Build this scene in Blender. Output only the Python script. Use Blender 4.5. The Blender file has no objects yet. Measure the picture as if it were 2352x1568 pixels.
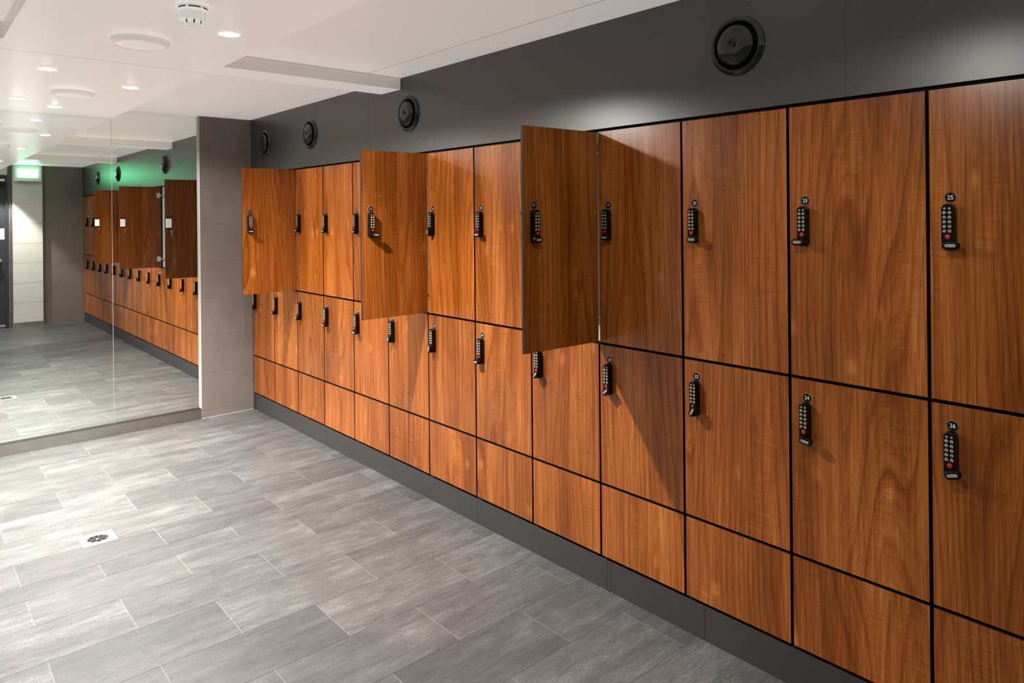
import bpy, bmesh, math, random
from mathutils import Matrix, Vector
random.seed(7)
PI = math.pi
sc = bpy.context.scene
COL = sc.collection

# ------------------------------------------------------------------ measures
ZN, ZL = 2.2685, 2.2044            # high ceiling, dropped tray / beams
ZT, ZM, ZB0, ZB = 1.8385, 0.988, 0.426, 0.139   # locker rows
W = 0.4
Y0 = -0.018
NCOL = 16
YBACK = -6.43
XLEFT = -2.77
XT0, XT1 = -1.80, -0.969           # tray
def rowline(k): return Y0 - W * k

# ------------------------------------------------------------------ materials
def mat(name):
    m = bpy.data.materials.new(name); m.use_nodes = True
    nt = m.node_tree
    return m, nt, nt.nodes['Principled BSDF']

def simple(name, col, rough=0.5, metal=0.0, spec=0.5, emit=None, estr=0.0, bump=0.0, bscale=60, var=0.06, coat=0.0):
    m, nt, b = mat(name)
    N = nt.nodes; L = nt.links
    tc = N.new('ShaderNodeTexCoord')
    nz = N.new('ShaderNodeTexNoise'); nz.inputs['Scale'].default_value = bscale * 0.25; nz.inputs['Detail'].default_value = 4
    L.new(tc.outputs['Object'], nz.inputs['Vector'])
    mr = N.new('ShaderNodeMapRange'); mr.inputs[3].default_value = 1 - var; mr.inputs[4].default_value = 1 + var
    L.new(nz.outputs['Fac'], mr.inputs[0])
    mx = N.new('ShaderNodeVectorMath'); mx.operation = 'SCALE'
    mx.inputs[0].default_value = col
    L.new(mr.outputs[0], mx.inputs['Scale'])
    L.new(mx.outputs[0], b.inputs['Base Color'])
    b.inputs['Roughness'].default_value = rough
    b.inputs['Metallic'].default_value = metal
    b.inputs['Specular IOR Level'].default_value = spec
    b.inputs['Coat Weight'].default_value = coat
    if emit:
        b.inputs['Emission Color'].default_value = (*emit, 1); b.inputs['Emission Strength'].default_value = estr
    if bump:
        n2 = N.new('ShaderNodeTexNoise'); n2.inputs['Scale'].default_value = bscale; n2.inputs['Detail'].default_value = 3
        L.new(tc.outputs['Object'], n2.inputs['Vector'])
        bp = N.new('ShaderNodeBump'); bp.inputs['Strength'].default_value = bump; bp.inputs['Distance'].default_value = 0.002
        L.new(n2.outputs['Fac'], bp.inputs['Height']); L.new(bp.outputs[0], b.inputs['Normal'])
    return m

class NG:
    """tiny node-graph helper"""
    def __init__(s, nt): s.N = nt.nodes; s.L = nt.links
    def _in(s, sock, v):
        if isinstance(v, bpy.types.NodeSocket): s.L.new(v, sock)
        else: sock.default_value = v
    def m(s, op, a, b=0.0, c=None, clamp=False):
        n = s.N.new('ShaderNodeMath'); n.operation = op; n.use_clamp = clamp
        s._in(n.inputs[0], a); s._in(n.inputs[1], b)
        if c is not None: s._in(n.inputs[2], c)
        return n.outputs[0]
    def xyz(s, x, y, z):
        n = s.N.new('ShaderNodeCombineXYZ')
        for i, v in enumerate((x, y, z)): s._in(n.inputs[i], v)
        return n.outputs[0]
    def sep(s, v):
        n = s.N.new('ShaderNodeSeparateXYZ'); s.L.new(v, n.inputs[0]); return n.outputs
    def noise(s, v, scale=1.0, detail=2.0, rough=0.5, dist=0.0):
        n = s.N.new('ShaderNodeTexNoise'); s.L.new(v, n.inputs['Vector'])
        n.inputs['Scale'].default_value = scale; n.inputs['Detail'].default_value = detail
        n.inputs['Roughness'].default_value = rough; n.inputs['Distortion'].default_value = dist
        return n.outputs['Fac']
    def vor(s, v, scale=1.0):
        n = s.N.new('ShaderNodeTexVoronoi'); s.L.new(v, n.inputs['Vector']); n.inputs['Scale'].default_value = scale
        return n.outputs['Distance']
    def rng(s, v, a, b, c, d, smooth=False):
        n = s.N.new('ShaderNodeMapRange'); n.clamp = True
        if smooth: n.interpolation_type = 'SMOOTHSTEP'
        s._in(n.inputs[0], v)
        for i, q in enumerate((a, b, c, d)): n.inputs[i + 1].default_value = q
        return n.outputs[0]
    def ramp(s, f, stops):
        n = s.N.new('ShaderNodeValToRGB'); s._in(n.inputs[0], f)
        e = n.color_ramp.elements
        while len(e) < len(stops): e.new(0.5)
        for q, (p, c) in zip(e, stops): q.position = p; q.color = (*c, 1)
        return n.outputs[0]
    def scale(s, col, f):
        n = s.N.new('ShaderNodeVectorMath'); n.operation = 'SCALE'
        s._in(n.inputs[0], col); s._in(n.inputs['Scale'], f); return n.outputs[0]

def wood(name, bright=1.0):
    m, nt, b = mat(name); g = NG(nt)
    tc = nt.nodes.new('ShaderNodeTexCoord'); oi = nt.nodes.new('ShaderNodeObjectInfo')
    o = g.sep(tc.outputs['Object'])
    r = g.m('MULTIPLY', oi.outputs['Random'], 91.7)
    u = g.m('ADD', o[1], r); v = g.m('ADD', o[2], g.m('MULTIPLY', oi.outputs['Random'], 57.3))
    big = g.noise(g.xyz(g.m('MULTIPLY', u, 3.6), g.m('MULTIPLY', v, 0.30), r), 1, 1.0, 0.5, 0.0)
    wob = g.noise(g.xyz(g.m('MULTIPLY', u, 14), g.m('MULTIPLY', v, 2.6), r), 1, 2, 0.5)
    t = g.m('ADD', g.m('MULTIPLY', big, 21.0), g.m('ADD', g.m('MULTIPLY', u, 30.0), g.m('MULTIPLY', wob, 0.6)))
    ring = g.m('FRACT', t)                       # growth rings: cathedral arches
    late = g.m('POWER', ring, 4.0)
    edge = g.rng(ring, 0.9, 1.0, 1.0, 0.0)
    late = g.m('MULTIPLY', late, edge)
    fib = g.noise(g.xyz(g.m('MULTIPLY', u, 260), g.m('MULTIPLY', v, 6), r), 1, 2, 0.7)
    streak = g.noise(g.xyz(g.m('MULTIPLY', u, 60), g.m('MULTIPLY', v, 1.0), r), 1, 3, 0.65)
    broad = g.noise(g.xyz(g.m('MULTIPLY', u, 8), g.m('MULTIPLY', v, 0.8), g.m('ADD', r, 9)), 1, 2, 0.5)
    fig = g.noise(g.xyz(g.m('MULTIPLY', u, 15), g.m('MULTIPLY', v, 120), r), 1, 1, 0.5, 0.6)
    fmask = g.rng(g.noise(g.xyz(g.m('MULTIPLY', u, 9), g.m('MULTIPLY', v, 2.2), g.m('ADD', r, 3)), 1, 1), 0.5, 0.66, 0, 1, True)
    fig = g.m('MULTIPLY', g.m('SUBTRACT', fig, 0.5), fmask)
    kn = g.vor(g.xyz(g.m('ADD', g.m('MULTIPLY', u, 7.5), g.m('MULTIPLY', wob, 0.5)), g.m('MULTIPLY', v, 4.6), r), 1)
    flare = g.rng(kn, 0.02, 0.19, 1, 0, True)
    dot = g.rng(kn, 0.0, 0.045, 1, 0, True)
    val = g.m('ADD', 0.47, g.m('MULTIPLY', g.m('SUBTRACT', streak, 0.5), 0.52))
    val = g.m('ADD', val, g.m('MULTIPLY', g.m('SUBTRACT', broad, 0.5), 0.85))
    val = g.m('ADD', val, g.m('MULTIPLY', g.m('SUBTRACT', fib, 0.5), 0.75))
    l2 = g.m('POWER', g.m('FRACT', g.m('MULTIPLY', t, 3.3)), 5.0)
    val = g.m('SUBTRACT', val, g.m('ADD', g.m('MULTIPLY', late, 0.30), g.m('MULTIPLY', l2, 0.12)))
    val = g.m('ADD', val, g.m('MULTIPLY', fig, 0.30))
    val = g.m('ADD', val, g.m('MULTIPLY', flare, 0.26))
    val = g.m('SUBTRACT', val, g.m('MULTIPLY', dot, 0.35), clamp=True)
    col = g.ramp(val, [(0.0, (0.098, 0.021, 0.0025)), (0.33, (0.215, 0.055, 0.006)), (0.56, (0.335, 0.099, 0.0165)), (0.8, (0.455, 0.164, 0.042)), (1.0, (0.60, 0.275, 0.09))])
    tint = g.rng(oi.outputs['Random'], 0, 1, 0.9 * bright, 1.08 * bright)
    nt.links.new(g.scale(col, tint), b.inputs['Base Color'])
    b.inputs['Roughness'].default_value = 0.26
    b.inputs['Specular IOR Level'].default_value = 0.5
    return m

def floor_tile(name):
    m, nt, b = mat(name); g = NG(nt)
    tc = nt.nodes.new('ShaderNodeTexCoord')
    at = nt.nodes.new('ShaderNodeAttribute'); at.attribute_name = 'tile'
    a = g.sep(at.outputs['Vector'])
    o = g.sep(tc.outputs['Object'])
    x = g.m('ADD', o[0], g.m('MULTIPLY', a[0], 37.0)); y = g.m('ADD', o[1], g.m('MULTIPLY', a[1], 29.0)); w = g.m('MULTIPLY', a[2], 11.0)
    wide = g.noise(g.xyz(g.m('MULTIPLY', x, 1.8), g.m('MULTIPLY', y, 7), w), 1, 3, 0.6, 0.5)
    vein = g.noise(g.xyz(g.m('MULTIPLY', x, 5.0), g.m('MULTIPLY', y, 30), w), 1, 4, 0.75, 1.2)
    cloud = g.noise(g.xyz(g.m('MULTIPLY', x, 6), g.m('MULTIPLY', y, 9), w), 1, 3, 0.62)
    grain = g.noise(g.xyz(g.m('MULTIPLY', o[0], 260), g.m('MULTIPLY', o[1], 260), w), 1, 2, 0.7)
    spk = g.vor(g.xyz(g.m('MULTIPLY', o[0], 75), g.m('MULTIPLY', o[1], 75), 0.0), 1)
    spkm = g.noise(g.xyz(g.m('MULTIPLY', o[0], 3.6), g.m('MULTIPLY', o[1], 5), 4.0), 1, 3, 0.6)
    spk = g.m('MULTIPLY', g.rng(spk, 0.05, 0.17, 1, 0), g.rng(spkm, 0.50, 0.72, 0, 1, True))
    # thin pale scratches / cracks running across single tiles
    cr = g.noise(g.xyz(g.m('MULTIPLY', x, 2.2), g.m('MULTIPLY', y, 5.0), g.m('ADD', w, 5)), 1, 3, 0.6, 1.2)
    cr = g.rng(g.m('ABSOLUTE', g.m('SUBTRACT', cr, 0.37)), 0.0, 0.006, 1, 0)
    v = g.m('ADD', 0.5, g.m('MULTIPLY', g.m('SUBTRACT', wide, 0.5), 0.75))
    v = g.m('ADD', v, g.m('MULTIPLY', g.m('SUBTRACT', vein, 0.5), 0.85))
    v = g.m('ADD', v, g.m('MULTIPLY', g.m('SUBTRACT', cloud, 0.5), 0.42))
    v = g.m('ADD', v, g.m('MULTIPLY', g.m('SUBTRACT', grain, 0.5), 1.0))
    v = g.m('ADD', v, g.m('MULTIPLY', g.m('SUBTRACT', a[2], 0.5), 0.22), clamp=True)
    col = g.ramp(v, [(0.0, (0.022, 0.0218, 0.0215)), (0.35, (0.047, 0.0465, 0.0458)), (0.62, (0.076, 0.075, 0.0738)), (1.0, (0.160, 0.1575, 0.154))])
    mx = nt.nodes.new('ShaderNodeMix'); mx.data_type = 'RGBA'
    nt.links.new(g.m('MAXIMUM', g.m('MULTIPLY', spk, 0.36), g.m('MULTIPLY', cr, 0.03)), mx.inputs[0])
    nt.links.new(col, mx.inputs[6]); mx.inputs[7].default_value = (0.5, 0.49, 0.47, 1)
    nt.links.new(mx.outputs[2], b.inputs['Base Color'])
    nt.links.new(g.rng(v, 0, 1, 0.52, 0.40), b.inputs['Roughness'])
    b.inputs['Specular IOR Level'].default_value = 0.4
    bp = nt.nodes.new('ShaderNodeBump'); bp.inputs['Strength'].default_value = 0.22; bp.inputs['Distance'].default_value = 0.001
    nt.links.new(grain, bp.inputs['Height']); nt.links.new(bp.outputs[0], b.inputs['Normal'])
    return m

def wall_tile(name, base, axis, joints_h=0.2787, z0=0.062, rough=0.42):
    """large flat tiles with hairline joints, cut by height (world z)"""
    m, nt, b = mat(name); g = NG(nt)
    tc = nt.nodes.new('ShaderNodeTexCoord'); o = g.sep(tc.outputs['Object'])
    f = g.m('FRACT', g.m('DIVIDE', g.m('ADD', g.m('SUBTRACT', o[2], z0), 5 * joints_h), joints_h))
    d = g.m('MINIMUM', f, g.m('SUBTRACT', 1.0, f))
    ln = g.rng(d, 0.003, 0.008, 1, 0)
    n = g.noise(tc.outputs['Object'], 5, 4, 0.6); gr = g.noise(tc.outputs['Object'], 240, 2, 0.6)
    f2 = g.m('ADD', g.rng(n, 0.3, 0.7, 0.9, 1.08), g.m('MULTIPLY', g.m('SUBTRACT', gr, 0.5), 0.25))
    f2 = g.m('MULTIPLY', f2, g.rng(ln, 0, 1, 1.0, 0.72))
    nt.links.new(g.scale(base, f2), b.inputs['Base Color'])
    b.inputs['Roughness'].default_value = rough; b.inputs['Specular IOR Level'].default_value = 0.4
    bp = nt.nodes.new('ShaderNodeBump'); bp.inputs['Strength'].default_value = 0.12; bp.inputs['Distance'].default_value = 0.001
    nt.links.new(gr, bp.inputs['Height']); nt.links.new(bp.outputs[0], b.inputs['Normal'])
    return m

WOOD = wood('walnut laminate')
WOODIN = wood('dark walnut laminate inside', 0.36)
EDGE = simple('black laminate core', (0.010, 0.010, 0.010), 0.6, spec=0.15)
BLACK = simple('black gap', (0.004, 0.004, 0.004), 0.8, spec=0.1)
CARC = simple('white carcass', (0.45, 0.45, 0.45), 0.5)
PANEL = simple('dark grey panel', (0.036, 0.032, 0.031), 0.35, spec=0.95, bump=0.012, bscale=420, var=0.05)
KICK = simple('dark grey kickboard', (0.036, 0.034, 0.034), 0.48, bump=0.03, bscale=300, var=0.08)
CEIL = simple('white ceiling paint with added glow', (0.80, 0.775, 0.75), 0.24, var=0.015, emit=(1.0, 0.945, 0.91), estr=0.365)  # added self-glow brightens the ceiling and serves as soft room fill
CEILH = simple('white ceiling paint with added glow in the recesses', (0.80, 0.765, 0.73), 0.28, var=0.015, emit=(1.0, 0.94, 0.89), estr=0.31)  # same paint with weaker added glow, so the recesses look shaded
CEIL3 = simple('white ceiling paint with added glow on edges', (0.80, 0.76, 0.70), 0.35, var=0.015, emit=(1.0, 0.93, 0.85), estr=0.12)  # faintest added glow, for the shaded look of upright faces
RINGP = simple('white rim plastic with added glow', (0.82, 0.80, 0.78), 0.35, var=0.01, emit=(1, 0.95, 0.91), estr=0.27)  # unlit rim, glow added to lift it towards the ceiling's brightness
FITT = simple('white fitting plastic with added glow', (0.82, 0.80, 0.78), 0.35, var=0.01, emit=(1, 0.95, 0.91), estr=0.37)  # unlit plastic, self-glow added so it looks as bright as the tray
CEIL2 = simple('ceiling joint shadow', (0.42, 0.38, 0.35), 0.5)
SEAM = simple('white cover strip', (0.9, 0.88, 0.86), 0.35)
FLOOR = floor_tile('grey stone tile')
GROUT = simple('tile grout', (0.27, 0.25, 0.23), 0.8, var=0.15)
GROUTL = simple('pale tile grout', (0.23, 0.214, 0.198), 0.8, var=0.2)
TILEW = wall_tile('taupe wall tile', (0.178, 0.150, 0.138), 'x')
SEAL = simple('pale silicone bead', (0.42, 0.40, 0.37), 0.5)
STEEL = simple('brushed steel', (0.44, 0.41, 0.39), 0.24, metal=1.0, var=0.12)
CHROME = simple('chrome', (0.75, 0.74, 0.72), 0.12, metal=1.0)
MIRROR = simple('mirror silver', (0.86, 0.89, 0.86), 0.0, metal=1.0, var=0.0)
GLASSE = simple('polished mirror edge', (0.80, 0.82, 0.80), 0.15, metal=0.6)
PLASTIC = simple('black plastic', (0.005, 0.005, 0.0055), 0.2, spec=0.16, var=0.0)
VENT = simple('black vent enamel', (0.017, 0.018, 0.017), 0.13, var=0.05)
BUTTON = simple('cream key', (0.46, 0.41, 0.32), 0.5, spec=0.3)
DISCM = simple('black disc', (0.008, 0.007, 0.007), 0.55, spec=0.12)
RINGE = simple('pale disc edge', (0.42, 0.40, 0.37), 0.5)
RED = simple('red key', (0.62, 0.02, 0.018), 0.35)
INK = simple('black print', (0.01, 0.01, 0.01), 0.6)
WHITE = simple('white print', (0.85, 0.83, 0.78), 0.5)
WPLAST = simple('white plastic', (0.82, 0.80, 0.79), 0.35, var=0.01)
DARKSLOT = simple('dark slot', (0.02, 0.018, 0.017), 0.7)
PIER = simple('white enamel panel', (0.66, 0.64, 0.60), 0.35, var=0.03)
DOORM = simple('slate blue door paint', (0.020, 0.026, 0.032), 0.4)
PAPER = simple('white paper', (0.8, 0.8, 0.8), 0.7)
BRASSY = simple('bronze trim', (0.11, 0.09, 0.078), 0.4, metal=0.3)
LENS = simple('lit lens', (1, 1, 1), 0.5, emit=(1.0, 0.97, 0.93), estr=45)
EXITG = simple('lit sign face', (0.9, 1, 0.9), 0.5, emit=(0.20, 1.0, 0.48), estr=36.0)
DRAINP = simple('satin drain plate', (0.15, 0.146, 0.140), 0.5, spec=0.3)
GRATE = simple('grate steel', (0.45, 0.43, 0.42), 0.25, metal=1.0)

# ------------------------------------------------------------------ mesh helpers
def box(bm, a, b, mi=0):
    x0, y0, z0 = (min(p, q) for p, q in zip(a, b)); x1, y1, z1 = (max(p, q) for p, q in zip(a, b))
    v = [bm.verts.new(p) for p in ((x0,y0,z0),(x1,y0,z0),(x1,y1,z0),(x0,y1,z0),(x0,y0,z1),(x1,y0,z1),(x1,y1,z1),(x0,y1,z1))]
    fs = []
    for q in ((0,3,2,1),(4,5,6,7),(0,1,5,4),(1,2,6,5),(2,3,7,6),(3,0,4,7)):
        f = bm.faces.new([v[i] for i in q]); f.material_index = mi; fs.append(f)
    return fs

def quad(bm, pts, mi=0):
    f = bm.faces.new([bm.verts.new(p) for p in pts]); f.material_index = mi; return f

def loft(bm, loops, mi=0, cap0=True, cap1=True, smooth=False, mis=None):
    rings = [[bm.verts.new(p) for p in lp] for lp in loops]
    n = len(rings[0])
    for j in range(len(rings) - 1):
        for i in range(n):
            f = bm.faces.new((rings[j][i], rings[j][(i+1) % n], rings[j+1][(i+1) % n], rings[j+1][i]))
            f.material_index = mis[j] if mis else mi; f.smooth = smooth
    if cap0: f = bm.faces.new(rings[0][::-1]); f.material_index = mis[0] if mis else mi
    if cap1: f = bm.faces.new(rings[-1]); f.material_index = mis[-1] if mis else mi

def circ(r, z, n=32, cx=0, cy=0): return [(cx + r*math.cos(2*PI*i/n), cy + r*math.sin(2*PI*i/n), z) for i in range(n)]

def lathe(bm, prof, n=48, mi=0, cap0=True, cap1=True, mis=None, smooth=True):
    loft(bm, [circ(max(r, 1e-5), z, n) for r, z in prof], mi, cap0, cap1, smooth, mis)

def rrect(w, h, r, z, cx=0, cy=0, n=6, rt=None):
    """rounded rectangle, counter-clockwise"""
    rt = r if rt is None else rt
    pts = []
    for (sx, sy, a0, rr) in ((1,-1,-90,r),(1,1,0,rt),(-1,1,90,rt),(-1,-1,180,r)):
        for i in range(n + 1):
            a = math.radians(a0 + 90*i/n)
            pts.append((cx + sx*(w/2-rr) + rr*math.cos(a), cy + sy*(h/2-rr) + rr*math.sin(a), z))
    return pts

def mesh(name, bm, mats, sharp=True):
    bmesh.ops.recalc_face_normals(bm, faces=bm.faces[:])
    me = bpy.data.meshes.new(name); bm.to_mesh(me); bm.free()
    for m in (mats if isinstance(mats, (list, tuple)) else [mats]): me.materials.append(m)
    return me

def obj(name, me, parent=None, mx=None):
    o = bpy.data.objects.new(name, me); COL.objects.link(o)
    if parent: o.parent = parent
    if mx is not None: o.matrix_local = mx
    return o

def tag(o, label, cat, group=None):
    o['label'] = label; o['category'] = cat
    if group: o['group'] = group
    return o

def thing(name, label, cat, loc=(0,0,0), group=None):
    o = bpy.data.objects.new(name, None); COL.objects.link(o); o.location = loc; o.empty_display_size = 0.05
    return tag(o, label, cat, group)

def struct(name, bm, mats):
    o = obj(name, mesh(name, bm, mats)); o['kind'] = 'structure'; return o

FACE = Matrix(((0,0,-1,0),(-1,0,0,0),(0,1,0,0),(0,0,0,1)))   # x right, y up, z out of the locker fronts
def faced(me):
    me.transform(FACE); return me

def text_into(bm, s, size, z, mi, cx=0, cy=0, rot=0, sx=1.0, bold=0.0):
    cu = bpy.data.curves.new('t', 'FONT'); cu.body = s; cu.size = size; cu.align_x = 'CENTER'; cu.align_y = 'CENTER'
    cu.resolution_u = 3; cu.offset = bold
    o = bpy.data.objects.new('t', cu); COL.objects.link(o)
    dg = bpy.context.evaluated_depsgraph_get(); dg.update()
    me = bpy.data.meshes.new_from_object(o.evaluated_get(dg))
    xs = [v.co.x for v in me.vertices]; ys = [v.co.y for v in me.vertices]
    ox, oy = (min(xs)+max(xs))/2, (min(ys)+max(ys))/2
    c, sn = math.cos(rot), math.sin(rot)
    vs = []
    for v in me.vertices:
        px, py = (v.co.x-ox)*sx, v.co.y-oy
        vs.append(bm.verts.new((cx + px*c - py*sn, cy + px*sn + py*c, z)))
    for p in me.polygons:
        try: f = bm.faces.new([vs[i] for i in p.vertices]); f.material_index = mi
        except ValueError: pass
    bpy.data.objects.remove(o); bpy.data.curves.remove(cu); bpy.data.meshes.remove(me)

# ------------------------------------------------------------------ the setting
# floor: single tiles with their own random offset, running bond, odd cut row in the middle
rows = [(0.05,-0.103,'E'),(-0.103,-0.3745,'O'),(-0.3745,-0.65,'E'),(-0.65,-0.926,'O'),(-0.926,-1.207,'E'),(-1.207,-1.485,'O'),
        (-1.485,-1.774,'E'),(-1.774,-2.010,'O'),(-2.010,-2.148,'N'),(-2.148,-2.380,'O'),(-2.380,-2.660,'E'),(-2.660,-2.946,'O'),
        (-2.946,-3.222,'E'),(-3.222,-3.506,'O'),(-3.506,-3.781,'E'),(-3.781,-4.058,'O')]
y = -4.058; t = 'E'
while y > YBACK:
    rows.append((y, y-0.28, t)); y -= 0.28; t = 'O' if t == 'E' else 'E'
bm = bmesh.new(); lay = bm.loops.layers.float_color.new('tile')
LJ, SJ = 0.0007, 0.00095
for (ya, yb, ty) in rows:
    off = {'O': -0.068, 'E': -0.345, 'N': -0.904}[ty]; TL = 0.5575
    cuts = sorted([off - TL*i for i in range(-1, 7)])
    cuts = [XLEFT - 0.05] + [c for c in cuts if XLEFT - 0.05 < c < 0.05] + [0.05]
    for i in range(len(cuts)-1):
        x0, x1 = cuts[i], cuts[i+1]
        f = quad(bm, [(x0+SJ, yb+LJ, 0), (x1-SJ, yb+LJ, 0), (x1-SJ, ya-LJ, 0), (x0+SJ, ya-LJ, 0)], 0)
        r = (random.random(), random.random(), random.random(), 1)
        for l in f.loops: l[lay] = r
        if i: quad(bm, [(x0-SJ, yb+LJ, -0.0006), (x0+SJ, yb+LJ, -0.0006), (x0+SJ, ya-LJ, -0.0006), (x0-SJ, ya-LJ, -0.0006)], 2)
quad(bm, [(XLEFT-0.1, YBACK-0.2, -0.001), (0.1, YBACK-0.2, -0.001), (0.1, 0.1, -0.001), (XLEFT-0.1, 0.1, -0.001)], 1)
struct('floor', bm, [FLOOR, GROUT, GROUTL])

# ceiling: high field, dropped tray along the room and two dropped cross beams
bm = bmesh.new()
YF = 0.06
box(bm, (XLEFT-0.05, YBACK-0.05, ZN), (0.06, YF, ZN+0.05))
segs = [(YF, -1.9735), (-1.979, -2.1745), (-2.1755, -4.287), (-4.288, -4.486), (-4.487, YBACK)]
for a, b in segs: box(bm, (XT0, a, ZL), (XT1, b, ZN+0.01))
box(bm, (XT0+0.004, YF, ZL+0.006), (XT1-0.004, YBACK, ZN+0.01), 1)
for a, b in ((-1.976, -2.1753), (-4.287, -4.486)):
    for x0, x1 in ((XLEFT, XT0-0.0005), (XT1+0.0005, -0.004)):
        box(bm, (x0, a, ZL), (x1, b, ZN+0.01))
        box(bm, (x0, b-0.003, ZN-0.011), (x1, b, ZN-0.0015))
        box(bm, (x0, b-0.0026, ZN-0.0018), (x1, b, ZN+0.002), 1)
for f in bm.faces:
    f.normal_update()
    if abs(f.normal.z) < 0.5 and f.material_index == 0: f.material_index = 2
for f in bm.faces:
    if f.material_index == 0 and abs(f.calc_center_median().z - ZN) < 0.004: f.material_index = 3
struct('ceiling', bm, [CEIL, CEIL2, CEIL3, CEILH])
bm = bmesh.new()
for a, b in ((0.04, -1.974), (-2.178, -4.285), (-4.49, YBACK)): box(bm, (-0.2145, a, ZN-0.0012), (-0.2105, b, ZN))
struct('trim_1', bm, [SEAM])

# right wall: grey panel above the lockers, filler strip, rear wall of the locker bay
bm = bmesh.new()
for a, b in ((0.05, -1.812), (-1.8132, -4.60), (-4.6006, YBACK)): box(bm, (0.0, a, ZT+0.0065), (0.02, b, ZN+0.02))
box(bm, (0.0, 0.05, 0), (0.02, Y0-0.004, ZT+0.0065))
box(bm, (0.0138, 0.05, ZT-0.0008), (0.02, YBACK, ZT+0.0068), 1)
struct('wall_right_upper', bm, [PANEL, BLACK])
bm = bmesh.new(); box(bm, (0.47, 0.05, 0), (0.55, YBACK, ZN+0.02)); struct('wall_right', bm, [PANEL])
# kickboard in lengths
bm = bmesh.new()
ks = [0.02, -0.86, -1.215, -2.03, -2.81, -3.64, -3.66, -4.09, -4.9, -5.7, YBACK]
for a, b in zip(ks, ks[1:]): box(bm, (0.009, a-0.0006, 0), (0.027, b+0.0006, ZB-0.015))
box(bm, (0.022, 0.02, 0), (0.4, YBACK, ZB-0.006), 1)
struct('baseboard_right', bm, [KICK, BLACK])

# far wall: tiled return beside the mirror, structure behind the mirror
bm = bmesh.new()
box(bm, (-0.389, 0.0, 0), (0.02, 0.09, ZN+0.02))
box(bm, (XLEFT-0.05, 0.05, 0), (-0.389, 0.12, ZN+0.02))
struct('wall_far', bm, [TILEW])
bm = bmesh.new(); box(bm, (-0.389, -0.003, 0.0), (0.006, 0.0, 0.003)); box(bm, (-0.3905, -0.001, 0), (-0.3885, 0.03, ZN)); box(bm, (-0.9697, 0.0285, 0.0745), (-0.9683, 0.0305, ZN), 1); box(bm, (-0.3935, 0.0265, 0.0745), (-0.3915, 0.0305, ZN), 1)
struct('trim_2', bm, [SEAL, GLASSE])
bm = bmesh.new(); box(bm, (XLEFT, -0.001, 0.0005), (-0.3905, 0.05, 0.073)); box(bm, (XLEFT, 0.0005, 0.072), (-0.3905, 0.05, 0.0738), 1)
struct('baseboard_far', bm, [STEEL, EDGE])

# left and back walls
bm = bmesh.new(); box(bm, (XLEFT-0.08, 0.1, 0), (XLEFT, YBACK-0.08, ZN+0.02)); struct('wall_left', bm, [TILEW])
DX1, DX0, DZ1 = -0.93, -1.78, 2.10
bm = bmesh.new()
box(bm, (DX1+0.02, YBACK, 0), (0.02, YBACK-0.08, ZN+0.02)); box(bm, (XLEFT-0.05, YBACK, 0), (DX0-0.02, YBACK-0.08, ZN+0.02))
box(bm, (DX0-0.02, YBACK, DZ1+0.02), (DX1+0.02, YBACK-0.08, ZN+0.02), 1)
struct('wall_back', bm, [TILEW, PIER])
# white panelled pier on the back wall, with screw pairs and base plate
bm = bmesh.new()
px0, px1, pf = -0.855, -0.505, YBACK+0.05
box(bm, (px0-0.03, YBACK, 0.0), (px1+0.03, YBACK+0.03, ZN), 1)
zs = [0.065, 0.34, 0.62, 0.90, 1.17, 1.45, 1.73, 2.01, ZN-0.004]
for a, b in zip(zs, zs[1:]): box(bm, (px0, YBACK+0.03, a+0.0012), (px1, pf, b-0.0012), 0)
for z in zs[1:-1]:
    for x in (px0+0.018, px1-0.018):
        for d in (-0.013, 0.013): loft(bm, [[(x+p[0], pf+0.0012, z+d+p[1]) for p in circ(0.004, 0, 8)], [(x+p[0], pf-0.001, z+d+p[1]) for p in circ(0.004, 0, 8)]], 2)
box(bm, (px0-0.012, YBACK, 0.0), (px1+0.012, pf+0.004, 0.063), 3)
o = struct('wall_pier', bm, [PIER, BRASSY, DARKSLOT, STEEL])

# back door
bm = bmesh.new(); box(bm, (DX0, YBACK-0.03, 0.02), (DX1, YBACK-0.075, DZ1)); d1 = struct('door_1', bm, [DOORM])
bm = bmesh.new()
for a, b in (((DX1, YBACK-0.08, 0), (DX1+0.03, YBACK+0.012, DZ1+0.03)), ((DX0-0.03, YBACK-0.08, 0), (DX0, YBACK+0.012, DZ1+0.03)), ((DX0, YBACK-0.08, DZ1), (DX1, YBACK+0.012, DZ1+0.03))): box(bm, a, b)
obj('door_frame', mesh('door_frame', bm, DOORM), d1)
bm = bmesh.new(); lathe(bm, [(0.026, 0), (0.026, 0.006), (0.011, 0.01), (0.011, 0.03), (0.024, 0.036), (0.03, 0.05), (0.024, 0.064), (0.008, 0.07)], 24)
me = mesh('door_knob', bm, CHROME); me.transform(Matrix.Translation((DX1-0.065, YBACK-0.03, 0.935)) @ Matrix.Rotation(-PI/2, 4, 'X')); obj('door_knob', me, d1)
bm = bmesh.new(); box(bm, (DX1-0.30, YBACK-0.03, 1.99), (DX1-0.02, YBACK+0.02, 2.035)); box(bm, (DX1-0.28, YBACK-0.03, 2.04), (DX1-0.005, YBACK-0.005, 2.075), 1)
obj('door_closer', mesh('door_closer', bm, [EDGE, WPLAST]), d1)
bm = bmesh.new(); box(bm, (DX0+0.02, YBACK-0.03, 0.02), (DX1-0.01, YBACK-0.027, 0.05)); obj('weather_strip', mesh('weather_strip', bm, CHROME), d1)
bm = bmesh.new(); box(bm, (DX1-0.26, YBACK-0.0298, 1.235), (DX1-0.012, YBACK-0.0285, 1.385))
for z, w_ in ((1.33, 0.17), (1.30, 0.12), (1.26, 0.05)): box(bm, (DX1-0.05-w_, YBACK-0.0286, z), (DX1-0.04, YBACK-0.0281, z+0.009), 1)
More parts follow.
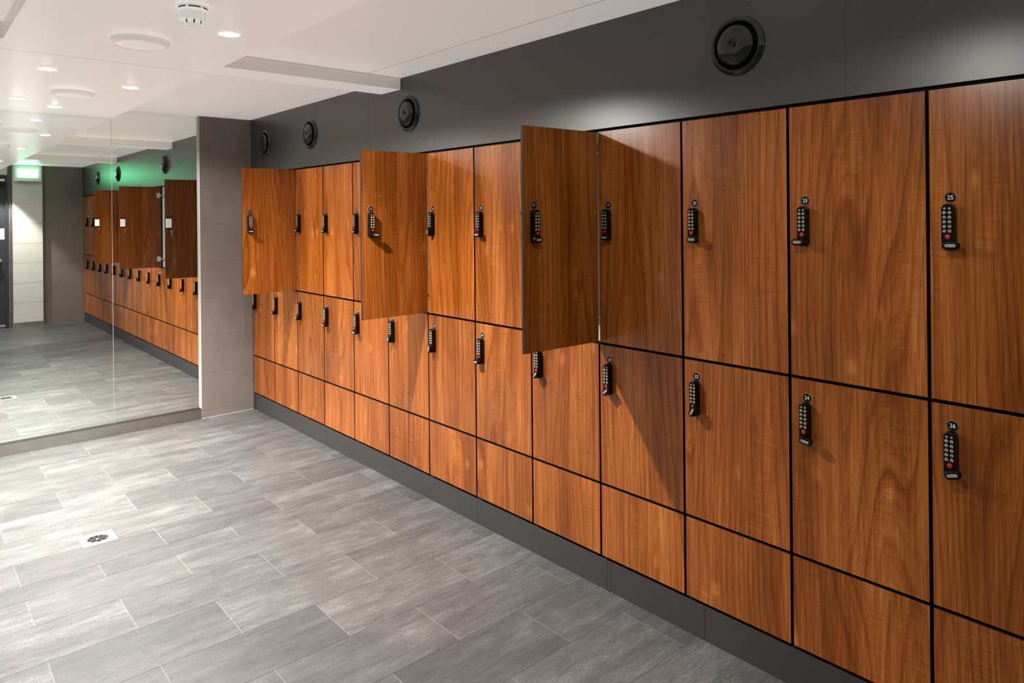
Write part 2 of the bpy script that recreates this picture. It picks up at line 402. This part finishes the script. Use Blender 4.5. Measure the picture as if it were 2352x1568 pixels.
tag(obj('paper_notice', mesh('paper_notice', bm, [PAPER, simple('grey print', (0.3,0.3,0.3), 0.7)])), 'white paper notice stuck on the dark door, seen in the mirror', 'notice')

# exit sign over the pier
t = thing('exit_sign', 'glowing green lit emergency sign above the white pier, seen in the mirror', 'sign', (-0.68, YBACK+0.05, 2.045))
bm = bmesh.new(); box(bm, (-0.155, 0, 0), (0.155, 0.05, 0.215)); obj('housing', mesh('housing', bm, WPLAST), t)
bm = bmesh.new(); box(bm, (-0.118, 0.05, 0.052), (0.118, 0.054, 0.168)); obj('lit_face', mesh('lit_face', bm, EXITG), t)

# mirrors
YM = 0.03
def mirror(x0, x1, label):
    bm = bmesh.new()
    z0, z1 = 0.0745, ZN - 0.001
    fs = box(bm, (x0+0.0012, YM, z0), (x1-0.0012, YM+0.006, z1), 1)
    for f in fs:
        f.normal_update()
        if f.normal.y < -0.5: f.material_index = 0
    tag(obj('wall_mirror', mesh('wall_mirror', bm, [MIRROR, GLASSE])), label, 'mirror', 'floor to ceiling mirror panels')
mirror(-0.969, -0.3915, 'tall narrow mirror panel beside the taupe tiled wall return')
mirror(-1.80, -0.969, 'wide full height mirror panel at the left edge of the photo')
mirror(-2.379, -1.80, 'mirror panel left of the wide panel, outside the frame')

# ------------------------------------------------------------------ lockers
DW = 0.39
def door_mesh(h, name):
    """origin at the hinge side, bottom, front face; door runs to +y, front looks to -x"""
    bm = bmesh.new()
    c = 0.0006
    lo = [(-0.0, 0), (0.012, 0)]
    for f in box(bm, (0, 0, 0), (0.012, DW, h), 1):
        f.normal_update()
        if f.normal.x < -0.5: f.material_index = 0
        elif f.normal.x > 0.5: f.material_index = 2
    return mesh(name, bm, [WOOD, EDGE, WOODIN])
UH = (ZT-0.0055) - (ZM+0.005); LH = (ZM-0.005) - (ZB0+0.005); PH = (ZB0-0.005) - ZB
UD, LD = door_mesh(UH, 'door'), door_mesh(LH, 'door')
def carcass_mesh(h):
    bm = bmesh.new(); t = 0.005; y0, y1 = -0.0045, DW+0.0045; x0, x1 = 0.0135, 0.45; z0, z1 = -0.0045, h+0.0045
    box(bm, (x0+.001, y0, z0), (x1, y0+t, z1)); box(bm, (x0+.001, y1-t, z0), (x1, y1, z1))
    box(bm, (x0+.001, y0+t, z0), (x1, y1-t, z0+t)); box(bm, (x0+.001, y0+t, z1-t), (x1, y1-t, z1)); box(bm, (x1-t, y0+t, z0+t), (x1, y1-t, z1-t))
    for a, b in (((y0, z0), (y0+t, z1)), ((y1-t, z0), (y1, z1)), ((y0+t, z0), (y1-t, z0+t)), ((y0+t, z1-t), (y1-t, z1))):
        box(bm, (x0, a[0], a[1]), (x0+.001, b[0], b[1]), 1)
    return mesh('carcass', bm, [CARC, BLACK])
UC, LC = carcass_mesh(UH), carcass_mesh(LH)

# keypad lock, built in face space: origin body centre / bottom
bm = bmesh.new(); BH = 0.124; FZ = 0.024
def bodyloop(ins, z): return rrect(0.0285-2*ins, BH-2*ins, 0.0125-ins, z, 0, BH/2, 6)
loft(bm, [bodyloop(-0.0008, 0.0002), bodyloop(-0.0006, 0.004), bodyloop(0, 0.0045), bodyloop(0, FZ-0.0025), bodyloop(0.0007, FZ-0.0008), bodyloop(0.0022, FZ)], smooth=False)
BODY = faced(mesh('keypad_lock', bm, PLASTIC))
KEYS = []
for i, (s, rz) in enumerate([('', 0)] * 2 + [(c, 1) for c in '1234567890']):
    bm = bmesh.new(); rad = 0.0027 if not rz else 0.0039
    lathe(bm, [(rad+0.0005, 0), (rad, 0.0012), (rad-0.0008, 0.0017)], 18, 0)
    if s: text_into(bm, s, 0.0072, 0.00178, 1, bold=0.00035)
    else: loft(bm, [circ(0.0013, 0.00172, 10), circ(0.0012, 0.0018, 10)], 1)
    KEYS.append(faced(mesh('key_button', bm, [BUTTON, INK])))
bm = bmesh.new(); lathe(bm, [(0.0064, 0), (0.0060, 0.0014), (0.0048, 0.0020)], 24, 0)
text_into(bm, '#', 0.0058, 0.0021, 1, bold=0.0002)
REDK = faced(mesh('reset_button', bm, [RED, INK]))
# turning knob: stadium around a pivot near its left end
bm = bmesh.new(); KL = 0.0405; KH = 0.0228
def kl(ins, z): return rrect(KL-2*ins, KH-2*ins, KH/2-ins-0.0003, z, KL/2-KH/2, 0, 9)
loft(bm, [kl(0.002, 0.0), kl(0.0004, 0.0012), kl(0, 0.003), kl(0, 0.010), kl(0.0007, 0.0135), kl(0.0024, 0.0160), kl(0.0050, 0.0168)], 0, smooth=True)
KNOB = faced(mesh('thumb_turn', bm, PLASTIC))
bm = bmesh.new()
loft(bm, [rrect(0.0262, 0.0080, 0.0039, 0.0166, KL/2-KH/2, 0, 6), rrect(0.0256, 0.0074, 0.0036, 0.0172, KL/2-KH/2, 0, 6)], 0)
text_into(bm, 'KitLock', 0.0068, 0.01735, 1, KL/2-KH/2, 0, bold=0.00012)
BADGE = faced(mesh('badge', bm, [BUTTON, INK]))
RKEY = [(-0.0052, 0.1115), (0.0063, 0.1115)] + [(-0.0061 + 0.0127*(i % 2), 0.1005 - 0.0123*(i//2)) for i in range(10)]
def face_loc(x, y, z=0.0): return Vector((-z, -x, y))

# back of the lock on the inside of an open door, and hinges
bm = bmesh.new()
box(bm, (0.012, -0.022, 0.02), (0.0155, 0.022, 0.098), 0); box(bm, (0.012, -0.024, 0.098), (0.022, 0.024, 0.112), 1); box(bm, (0.012, -0.024, 0.010), (0.018, 0.024, 0.020), 1)
for i in range(6): box(bm, (0.0155, -0.015, 0.030+0.011*i), (0.0157, 0.012, 0.0325+0.011*i), 2)
BACKP = mesh('lock_back_plate', bm, [PAPER, EDGE, simple('grey print lines', (0.35, 0.35, 0.35), 0.7)])
bm = bmesh.new()
lathe(bm, [(0.009, 0), (0.009, 0.006), (0.006, 0.009)], 16); 
for p in bm.verts: p.co = Vector((0.012+p.co.z, p.co.x, p.co.y))
box(bm, (0.018, -0.006, -0.042), (0.022, 0.006, 0.002))
CAM = mesh('lock_cam', bm, CHROME)
bm = bmesh.new()
loft(bm, [rrect(0.036, 0.052, 0.012, 0.0), rrect(0.036, 0.052, 0.012, 0.004)]);
loft(bm, [rrect(0.052, 0.016, 0.004, 0.004, -0.026, 0), rrect(0.046, 0.012, 0.003, 0.016, -0.026, 0)])
HINGE_D = mesh('door_hinge', bm, CHROME); HINGE_D.transform(Matrix(((0,0,1,0.012),(1,0,0,0.026),(0,1,0,0),(0,0,0,1))))
bm = bmesh.new()
loft(bm, [rrect(0.050, 0.046, 0.008, 0.0, 0.055, 0), rrect(0.046, 0.042, 0.008, 0.005, 0.055, 0)])
loft(bm, [rrect(0.085, 0.018, 0.006, 0.005, 0.042, 0), rrect(0.08, 0.013, 0.005, 0.018, 0.042, 0)])
HINGE_C = mesh('hinge_arm', bm, CHROME); HINGE_C.transform(Matrix(((1,0,0,0),(0,0,1,0.0006),(0,1,0,0),(0,0,0,1))))

# prototype locker parts are copied object by object
KNOB_ANGLE = {3:180, 17:180, 13:90, 23:180, 4:180, 6:50, 12:75, 14:80, 16:180, 18:48, 20:40, 22:60, 24:-8, 26:17}
OPEN = {3:94, 11:90, 17:88}
SEEN_IN_MIRROR = {28:'fifth', 30:'second', 32:'first'}
proto = {}
def part(key, me, parent, mx):
    """first use makes the object, later uses copy it"""
    if key not in proto:
        o = bpy.data.objects.new(me.name.split('.')[0], me); COL.objects.link(o); proto[key] = o
    else:
        o = proto[key].copy(); COL.objects.link(o)
    o.parent = parent; o.matrix_parent_inverse = Matrix.Identity(4); o.matrix_local = mx
    return o

def locker_label(n):
    up = n % 2 == 1
    if n in OPEN:
        return {3: 'open walnut upper locker 3, its door swung out nearest the mirror',
                11: 'open walnut upper locker 11, middle of the three doors swung out',
                17: 'open walnut upper locker 17, nearest and largest of the three open doors'}[n]
    if n == 1: return 'upper walnut locker in the far corner, behind the open door numbered 3'
    if n >= 27:
        q = (32 - n) // 2
        pos = ['against the back wall', 'second from the back wall', 'third from the back wall'][q]
        return ('upper' if up else 'lower') + ' walnut locker ' + pos + ', seen in the mirror'
    if up:
        extra = {5: 'right of open door 3', 7: 'with two closed doors between it and open door 3 hinge', 9: 'half hidden behind open door 11',
                 13: 'right of open door 11, lock knob turned upright', 15: 'half hidden behind open door 17', 19: 'right of open door 17',
                 21: 'between lockers 19 and 23', 23: 'with lock knob turned to the left', 25: 'at the right edge of the photo'}[n]
        if n == 7: extra = 'second from the hinge of open door 3'
        return 'closed walnut upper locker numbered %d, %s' % (n, extra)
    extra = {2: 'in the far corner by the tiled return', 4: 'under open door 3', 6: 'with tilted lock knob', 8: 'fourth from the far corner', 10: 'just left of open door 11',
             12: 'under open door 11 with its shadow', 14: 'right of the shadow of door 11', 16: 'with lock knob turned left', 18: 'under open door 17',
             20: 'with the diagonal shadow of door 17', 22: 'with lock knob covering its red key', 24: 'lock knob tilted slightly down', 26: 'at the right edge of the photo'}[n]
    return 'closed walnut lower locker numbered %d, %s' % (n, extra)

for k in range(NCOL):
    yh = rowline(k+1) + 0.005                     # hinge side of this column
    for up in (True, False):
        n = 2*k + (1 if up else 2)
        z0 = (ZM if up else ZB0) + 0.005; h = UH if up else LH
        root = thing('locker', locker_label(n), 'locker', (0.0, yh, z0), 'walnut lockers along the right wall')
        part(('carc', up), UC if up else LC, root, Matrix.Identity(4))
        ang = OPEN.get(n, 0)
        R = Matrix.Translation((-0.001 if ang else 0, {3: -0.0065, 11: -0.0065, 17: -0.0025}.get(n, 0), 0)) @ Matrix.Rotation(math.radians(ang), 4, 'Z')
        d = part(('door', up), UD if up else LD, root, R)
        # number disc
        ly = DW - 0.0475; ld = ly + 0.0015
        zd = (1.540 if up else 0.9285) - z0; zl = (1.3985 if up else 0.7905) - z0
        ln = ly - 0.0025
        if 'disc' not in proto:
            bm = bmesh.new(); loft(bm, [circ(0.0142, 0.0001, 32), circ(0.0142, 0.0009, 32)], 1, cap1=False)
            loft(bm, [circ(0.0142, 0.0009, 32), circ(0.0138, 0.0012, 32)], 1, cap0=False, cap1=False); loft(bm, [circ(0.0138, 0.0012, 32), circ(0.0001, 0.0012, 32)], 0, cap0=False, cap1=False)
            DISC = faced(mesh('number_disc', bm, [DISCM, RINGE]))
        dc = part('disc', DISC, root, R @ Matrix.Translation((0, ln, zd)))
        bm = bmesh.new(); text_into(bm, str(n), 0.0158, 0.0015, 0, 0, 0, sx=0.95, bold=0.00005)
        obj('numeral', faced(mesh('numeral', bm, WHITE)), dc)
        lk = part('lock', BODY, root, R @ Matrix.Translation((0, ly - 0.0005, zl)))
        for i, (kx, ky) in enumerate(RKEY):
            part(('key', i), KEYS[i], lk, Matrix.Translation(face_loc(kx, ky, FZ)))
        part('red', REDK, lk, Matrix.Translation(face_loc(0.0015, 0.0365, FZ)))
        a = math.radians(KNOB_ANGLE.get(n, 0))
        K = Matrix.Translation(face_loc(0.003, 0.0135, FZ-0.0002)) @ Matrix.Rotation(-a, 4, 'X')
        part('knob', KNOB, lk, K); part('badge', BADGE, lk, K)
        if ang:
            part('backp', BACKP, d, Matrix.Translation((0, DW-0.028, 1.405 - z0)))
            part('cam', CAM, d, Matrix.Translation((0, DW-0.052, 1.392 - z0)))
            for zz in (0.105*h, 0.895*h):
                part('hd', HINGE_D, d, Matrix.Translation((0, 0, zz)))
                part('hc', HINGE_C, root, Matrix.Translation((0.012, 0, zz)))
    # fixed panel at the foot of the column
    bm = None
    if k == 0:
        PM = door_mesh(PH, 'base_panel')
    o = bpy.data.objects.new('base_panel', PM); COL.objects.link(o); o.location = (0, yh, ZB)
    n = 2*k+2
    lab = ('small walnut base panel below lower locker numbered %d' % n) if n <= 26 else 'small walnut base panel %s, seen in the mirror' % ['against the back wall', 'second from the back wall', 'third from the back wall'][(32-n)//2]
    tag(o, lab, 'base panel', 'walnut base panels under the lockers')
    bmb = bmesh.new(); box(bmb, (0.0135, -0.004, -0.002), (0.02, DW+0.004, PH+0.004)); obj('backing_board', mesh('backing_board', bmb, BLACK), o)

# ------------------------------------------------------------------ round air valves on the grey panel
OUT = Matrix(((0,0,-1,0),(-1,0,0,0),(0,1,0,0),(0,0,0,1)))
bm = bmesh.new()
lathe(bm, [(0.0985, -0.003), (0.0985, 0.004), (0.096, 0.007), (0.092, 0.008), (0.090, 0.0125), (0.086, 0.0150), (0.081, 0.0125), (0.079, 0.008), (0.076, 0.0005)], 72, cap0=False, cap1=False)
RIM = mesh('rim', bm, VENT); RIM.transform(OUT)
bm = bmesh.new(); lathe(bm, [(0.080, 0.0004), (0.0001, 0.0004)], 48, cap0=False, cap1=False); THR = mesh('throat', bm, BLACK); THR.transform(OUT)
bm = bmesh.new()
lathe(bm, [(0.030, 0.001), (0.058, 0.012), (0.0665, 0.016), (0.0668, 0.0185), (0.064, 0.0215), (0.054, 0.0265), (0.038, 0.0305), (0.020, 0.0315), (0.012, 0.0300), (0.009, 0.0275), (0.0001, 0.027)], 72, cap0=True, cap1=False)
CONE = mesh('valve_disc', bm, VENT); CONE.transform(OUT)
bm = bmesh.new(); lathe(bm, [(0.005, 0.026), (0.005, 0.0305), (0.003, 0.032)], 12); SPI = mesh('spindle', bm, VENT); SPI.transform(OUT)
vl = [(-0.288, 'small looking black air valve in the far corner of the grey panel'), (-1.046, 'black round air valve above lockers 5 and 7'),
      (-2.251, 'black round air valve just right of the ceiling beam end'), (-4.245, 'largest black round air valve, above lockers 21 and 23'), (-5.37, 'black round air valve nearest the back wall, seen in the mirror')]
first = None
for y, lab in vl:
    t = thing('air_valve', lab, 'air vent', (0.0, y, 2.062), 'round black air valves above the lockers')
    for me in (RIM, THR, CONE, SPI):
        key = 'v'+me.name; part(key, me, t, Matrix.Identity(4))

# ------------------------------------------------------------------ ceiling fittings
DOWN = Matrix.Rotation(PI, 4, 'X')
t = thing('smoke_detector', 'white smoke detector on the ceiling near the bright downlight', 'smoke detector', (-1.375, -3.071, ZL))
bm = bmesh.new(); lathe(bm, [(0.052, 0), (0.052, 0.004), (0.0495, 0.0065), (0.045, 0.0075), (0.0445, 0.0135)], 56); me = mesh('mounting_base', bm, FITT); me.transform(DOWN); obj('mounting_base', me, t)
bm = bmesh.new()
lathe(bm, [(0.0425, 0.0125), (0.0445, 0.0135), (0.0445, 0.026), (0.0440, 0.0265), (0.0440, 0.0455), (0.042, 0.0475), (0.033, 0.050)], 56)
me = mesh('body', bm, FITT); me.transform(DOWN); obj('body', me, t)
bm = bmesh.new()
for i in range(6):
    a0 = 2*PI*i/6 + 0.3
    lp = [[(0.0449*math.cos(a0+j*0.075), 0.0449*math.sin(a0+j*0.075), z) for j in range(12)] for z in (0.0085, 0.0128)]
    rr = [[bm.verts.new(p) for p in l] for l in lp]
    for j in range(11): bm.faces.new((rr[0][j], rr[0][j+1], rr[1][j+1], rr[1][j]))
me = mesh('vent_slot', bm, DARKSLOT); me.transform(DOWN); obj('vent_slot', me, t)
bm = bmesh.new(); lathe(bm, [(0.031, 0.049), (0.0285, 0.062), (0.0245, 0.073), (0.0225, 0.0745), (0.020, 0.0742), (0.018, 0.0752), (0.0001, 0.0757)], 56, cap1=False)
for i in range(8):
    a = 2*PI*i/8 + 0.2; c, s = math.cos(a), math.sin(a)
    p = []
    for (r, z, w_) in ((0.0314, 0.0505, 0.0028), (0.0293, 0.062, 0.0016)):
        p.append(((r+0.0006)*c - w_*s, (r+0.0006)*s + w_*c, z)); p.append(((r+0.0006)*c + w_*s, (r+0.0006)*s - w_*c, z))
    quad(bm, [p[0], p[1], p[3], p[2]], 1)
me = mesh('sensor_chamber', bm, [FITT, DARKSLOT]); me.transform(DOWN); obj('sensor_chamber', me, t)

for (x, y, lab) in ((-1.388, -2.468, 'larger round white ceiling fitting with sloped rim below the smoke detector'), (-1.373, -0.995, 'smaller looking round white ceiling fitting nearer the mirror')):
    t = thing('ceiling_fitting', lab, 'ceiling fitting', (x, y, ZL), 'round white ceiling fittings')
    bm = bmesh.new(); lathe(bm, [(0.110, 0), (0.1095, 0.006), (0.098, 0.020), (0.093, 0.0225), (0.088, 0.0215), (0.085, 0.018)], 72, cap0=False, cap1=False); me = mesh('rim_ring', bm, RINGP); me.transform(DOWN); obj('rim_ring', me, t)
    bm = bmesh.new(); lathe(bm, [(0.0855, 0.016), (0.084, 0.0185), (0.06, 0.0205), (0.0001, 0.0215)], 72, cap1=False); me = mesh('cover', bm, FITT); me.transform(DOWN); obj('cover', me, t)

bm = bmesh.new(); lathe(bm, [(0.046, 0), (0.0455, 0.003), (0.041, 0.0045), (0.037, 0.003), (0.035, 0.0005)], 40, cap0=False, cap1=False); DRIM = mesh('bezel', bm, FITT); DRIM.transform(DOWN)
bm = bmesh.new(); lathe(bm, [(0.036, 0.0008), (0.033, 0.0035), (0.024, 0.0060), (0.012, 0.0073), (0.0001, 0.0077)], 32, cap0=False, cap1=False); DLEN = mesh('lens', bm, LENS); DLEN.transform(DOWN)
# x, y, watts of the beam, beam width, watts of the wide spill
LIGHTS = [(-1.158, -2.793, 420, 131, 66, 'lit downlight right of the smoke detector, brightest and nearest'), (-1.165, -1.355, 340, 130, 32, 'lit downlight on the right, beyond the ceiling joint'),
          (-1.580, -1.637, 300, 100, 26, 'lit downlight left of the small round ceiling fitting, just past the joint'), (-1.577, -0.588, 820, 100, 36, 'lit downlight at the left edge of the ceiling'),
          (-1.361, -0.36, 90, 100, 10, 'lit downlight closest to the top of the mirror'),
          (-1.16, -4.70, 25, 136, 18, 'lit downlight behind the camera by the back beam'), (-1.10, -6.11, 230, 83, 0, 'lit downlight in front of the white pier')]
for x, y, e, ss, wide, lab in LIGHTS:
    t = thing('downlight', lab, 'downlight', (x, y, ZL), 'recessed ceiling downlights')
    part('dr', DRIM, t, Matrix.Identity(4)); part('dl', DLEN, t, Matrix.Identity(4))
    for en, sz, bl in ((e, ss, 1.0 if ss > 90 else 0.35), (wide, 167, 0.2)):
        if not en: continue
        ld = bpy.data.lights.new('downlight_lamp', 'SPOT'); ld.energy = en; ld.spot_size = math.radians(sz); ld.spot_blend = bl
        ld.color = (1.0, 0.955, 0.905); ld.shadow_soft_size = 0.025
        lo = bpy.data.objects.new('lamp', ld); COL.objects.link(lo); lo.location = (0, 0, -0.045); lo.parent = t

# ------------------------------------------------------------------ floor drain
t = thing('floor_drain', 'square satin metal floor drain with round slotted grate', 'floor drain', (-1.4095, -1.7235, 0.0))
bm = bmesh.new()
ho = 0.0715
outer = rrect(2*ho, 2*ho, 0.006, 0.0012, n=8); no = len(outer)
loft(bm, [rrect(2*ho, 2*ho, 0.006, 0.0002, n=8), outer], 0, cap1=False)
ring = sorted(circ(0.046, 0.0012, no), key=lambda p: 0)
ang0 = math.atan2(outer[0][1], outer[0][0])
ring = [(0.046*math.cos(math.atan2(p[1], p[0])), 0.046*math.sin(math.atan2(p[1], p[0])), 0.0012) for p in outer]
loft(bm, [outer, ring, [(p[0]*0.95, p[1]*0.95, 0.0006) for p in ring]], 0, cap0=False, cap1=False)
obj('drain_plate', mesh('drain_plate', bm, DRAINP), t)
bm = bmesh.new(); lathe(bm, [(0.0445, 0.0009), (0.043, 0.0018), (0.040, 0.0018), (0.0395, 0.0014), (0.0001, 0.0014)], 48, cap0=False, cap1=False, mis=[0, 0, 0, 1])
for i in range(8):
    a = 2*PI*(i+0.5)/8
    pts = []
    for r, w_ in ((0.008, 0.10), (0.0405, 0.14)):
        pts.append((r, -w_)), pts.append((r, w_))
    q = [(r*math.cos(a+w_), r*math.sin(a+w_), 0.0019) for r, w_ in (pts[0], pts[2], pts[3], pts[1])]
    mid = [(0.037*math.cos(a), 0.037*math.sin(a), 0.0015)]
    bm.faces.new([bm.verts.new(p) for p in q]).material_index = 0
lathe(bm, [(0.010, 0.0012), (0.009, 0.0022), (0.0001, 0.0024)], 20, cap0=False, cap1=False)
obj('grate', mesh('grate', bm, [GRATE, BLACK]), t)

# ------------------------------------------------------------------ soft interior light
def area(name, loc, rot, sx, sy, e, col=(1, 0.95, 0.9)):
    ld = bpy.data.lights.new(name, 'AREA'); ld.shape = 'RECTANGLE'; ld.size = sx; ld.size_y = sy; ld.energy = e; ld.color = col
    o = bpy.data.objects.new(name, ld); COL.objects.link(o); o.location = loc; o.rotation_euler = rot; return o
w = bpy.data.worlds.new('World'); sc.world = w; w.use_nodes = True
w.node_tree.nodes['Background'].inputs[0].default_value = (0.5, 0.48, 0.46, 1); w.node_tree.nodes['Background'].inputs[1].default_value = 0.3

# ------------------------------------------------------------------ camera
cam = bpy.data.cameras.new('camera'); co = bpy.data.objects.new('camera', cam); COL.objects.link(co)
CX, CY, CZ, YAW, ROL, F, PPY = -2.1312, -5.5157, 1.5038, 0.7220, -0.0096, 1621.57, 493.72
cam.sensor_width = 36.0; cam.lens = F / 2352 * 36.0
cam.shift_y = (PPY - 784) / 2352
Fv = Vector((math.sin(YAW), math.cos(YAW), 0)); Rv = Vector((math.cos(YAW), -math.sin(YAW), 0)); Uv = Rv.cross(Fv)
R2 = Rv*math.cos(ROL) + Uv*math.sin(ROL); U2 = -Rv*math.sin(ROL) + Uv*math.cos(ROL)
M = Matrix.Identity(4)
for i in range(3): M[i][0] = R2[i]; M[i][1] = U2[i]; M[i][2] = -Fv[i]
M[0][3], M[1][3], M[2][3] = CX, CY, CZ
co.matrix_world = M; cam.clip_start = 0.02
sc.camera = co
sc.view_settings.view_transform = 'Standard'
sc.view_settings.exposure = 0.0
sc.cycles.use_denoising = True
sc.cycles.sample_clamp_indirect = 5.0
sc.cycles.max_bounces = 7; sc.cycles.diffuse_bounces = 4; sc.cycles.glossy_bounces = 5
sc.cycles.use_adaptive_sampling = True; sc.cycles.adaptive_threshold = 0.04
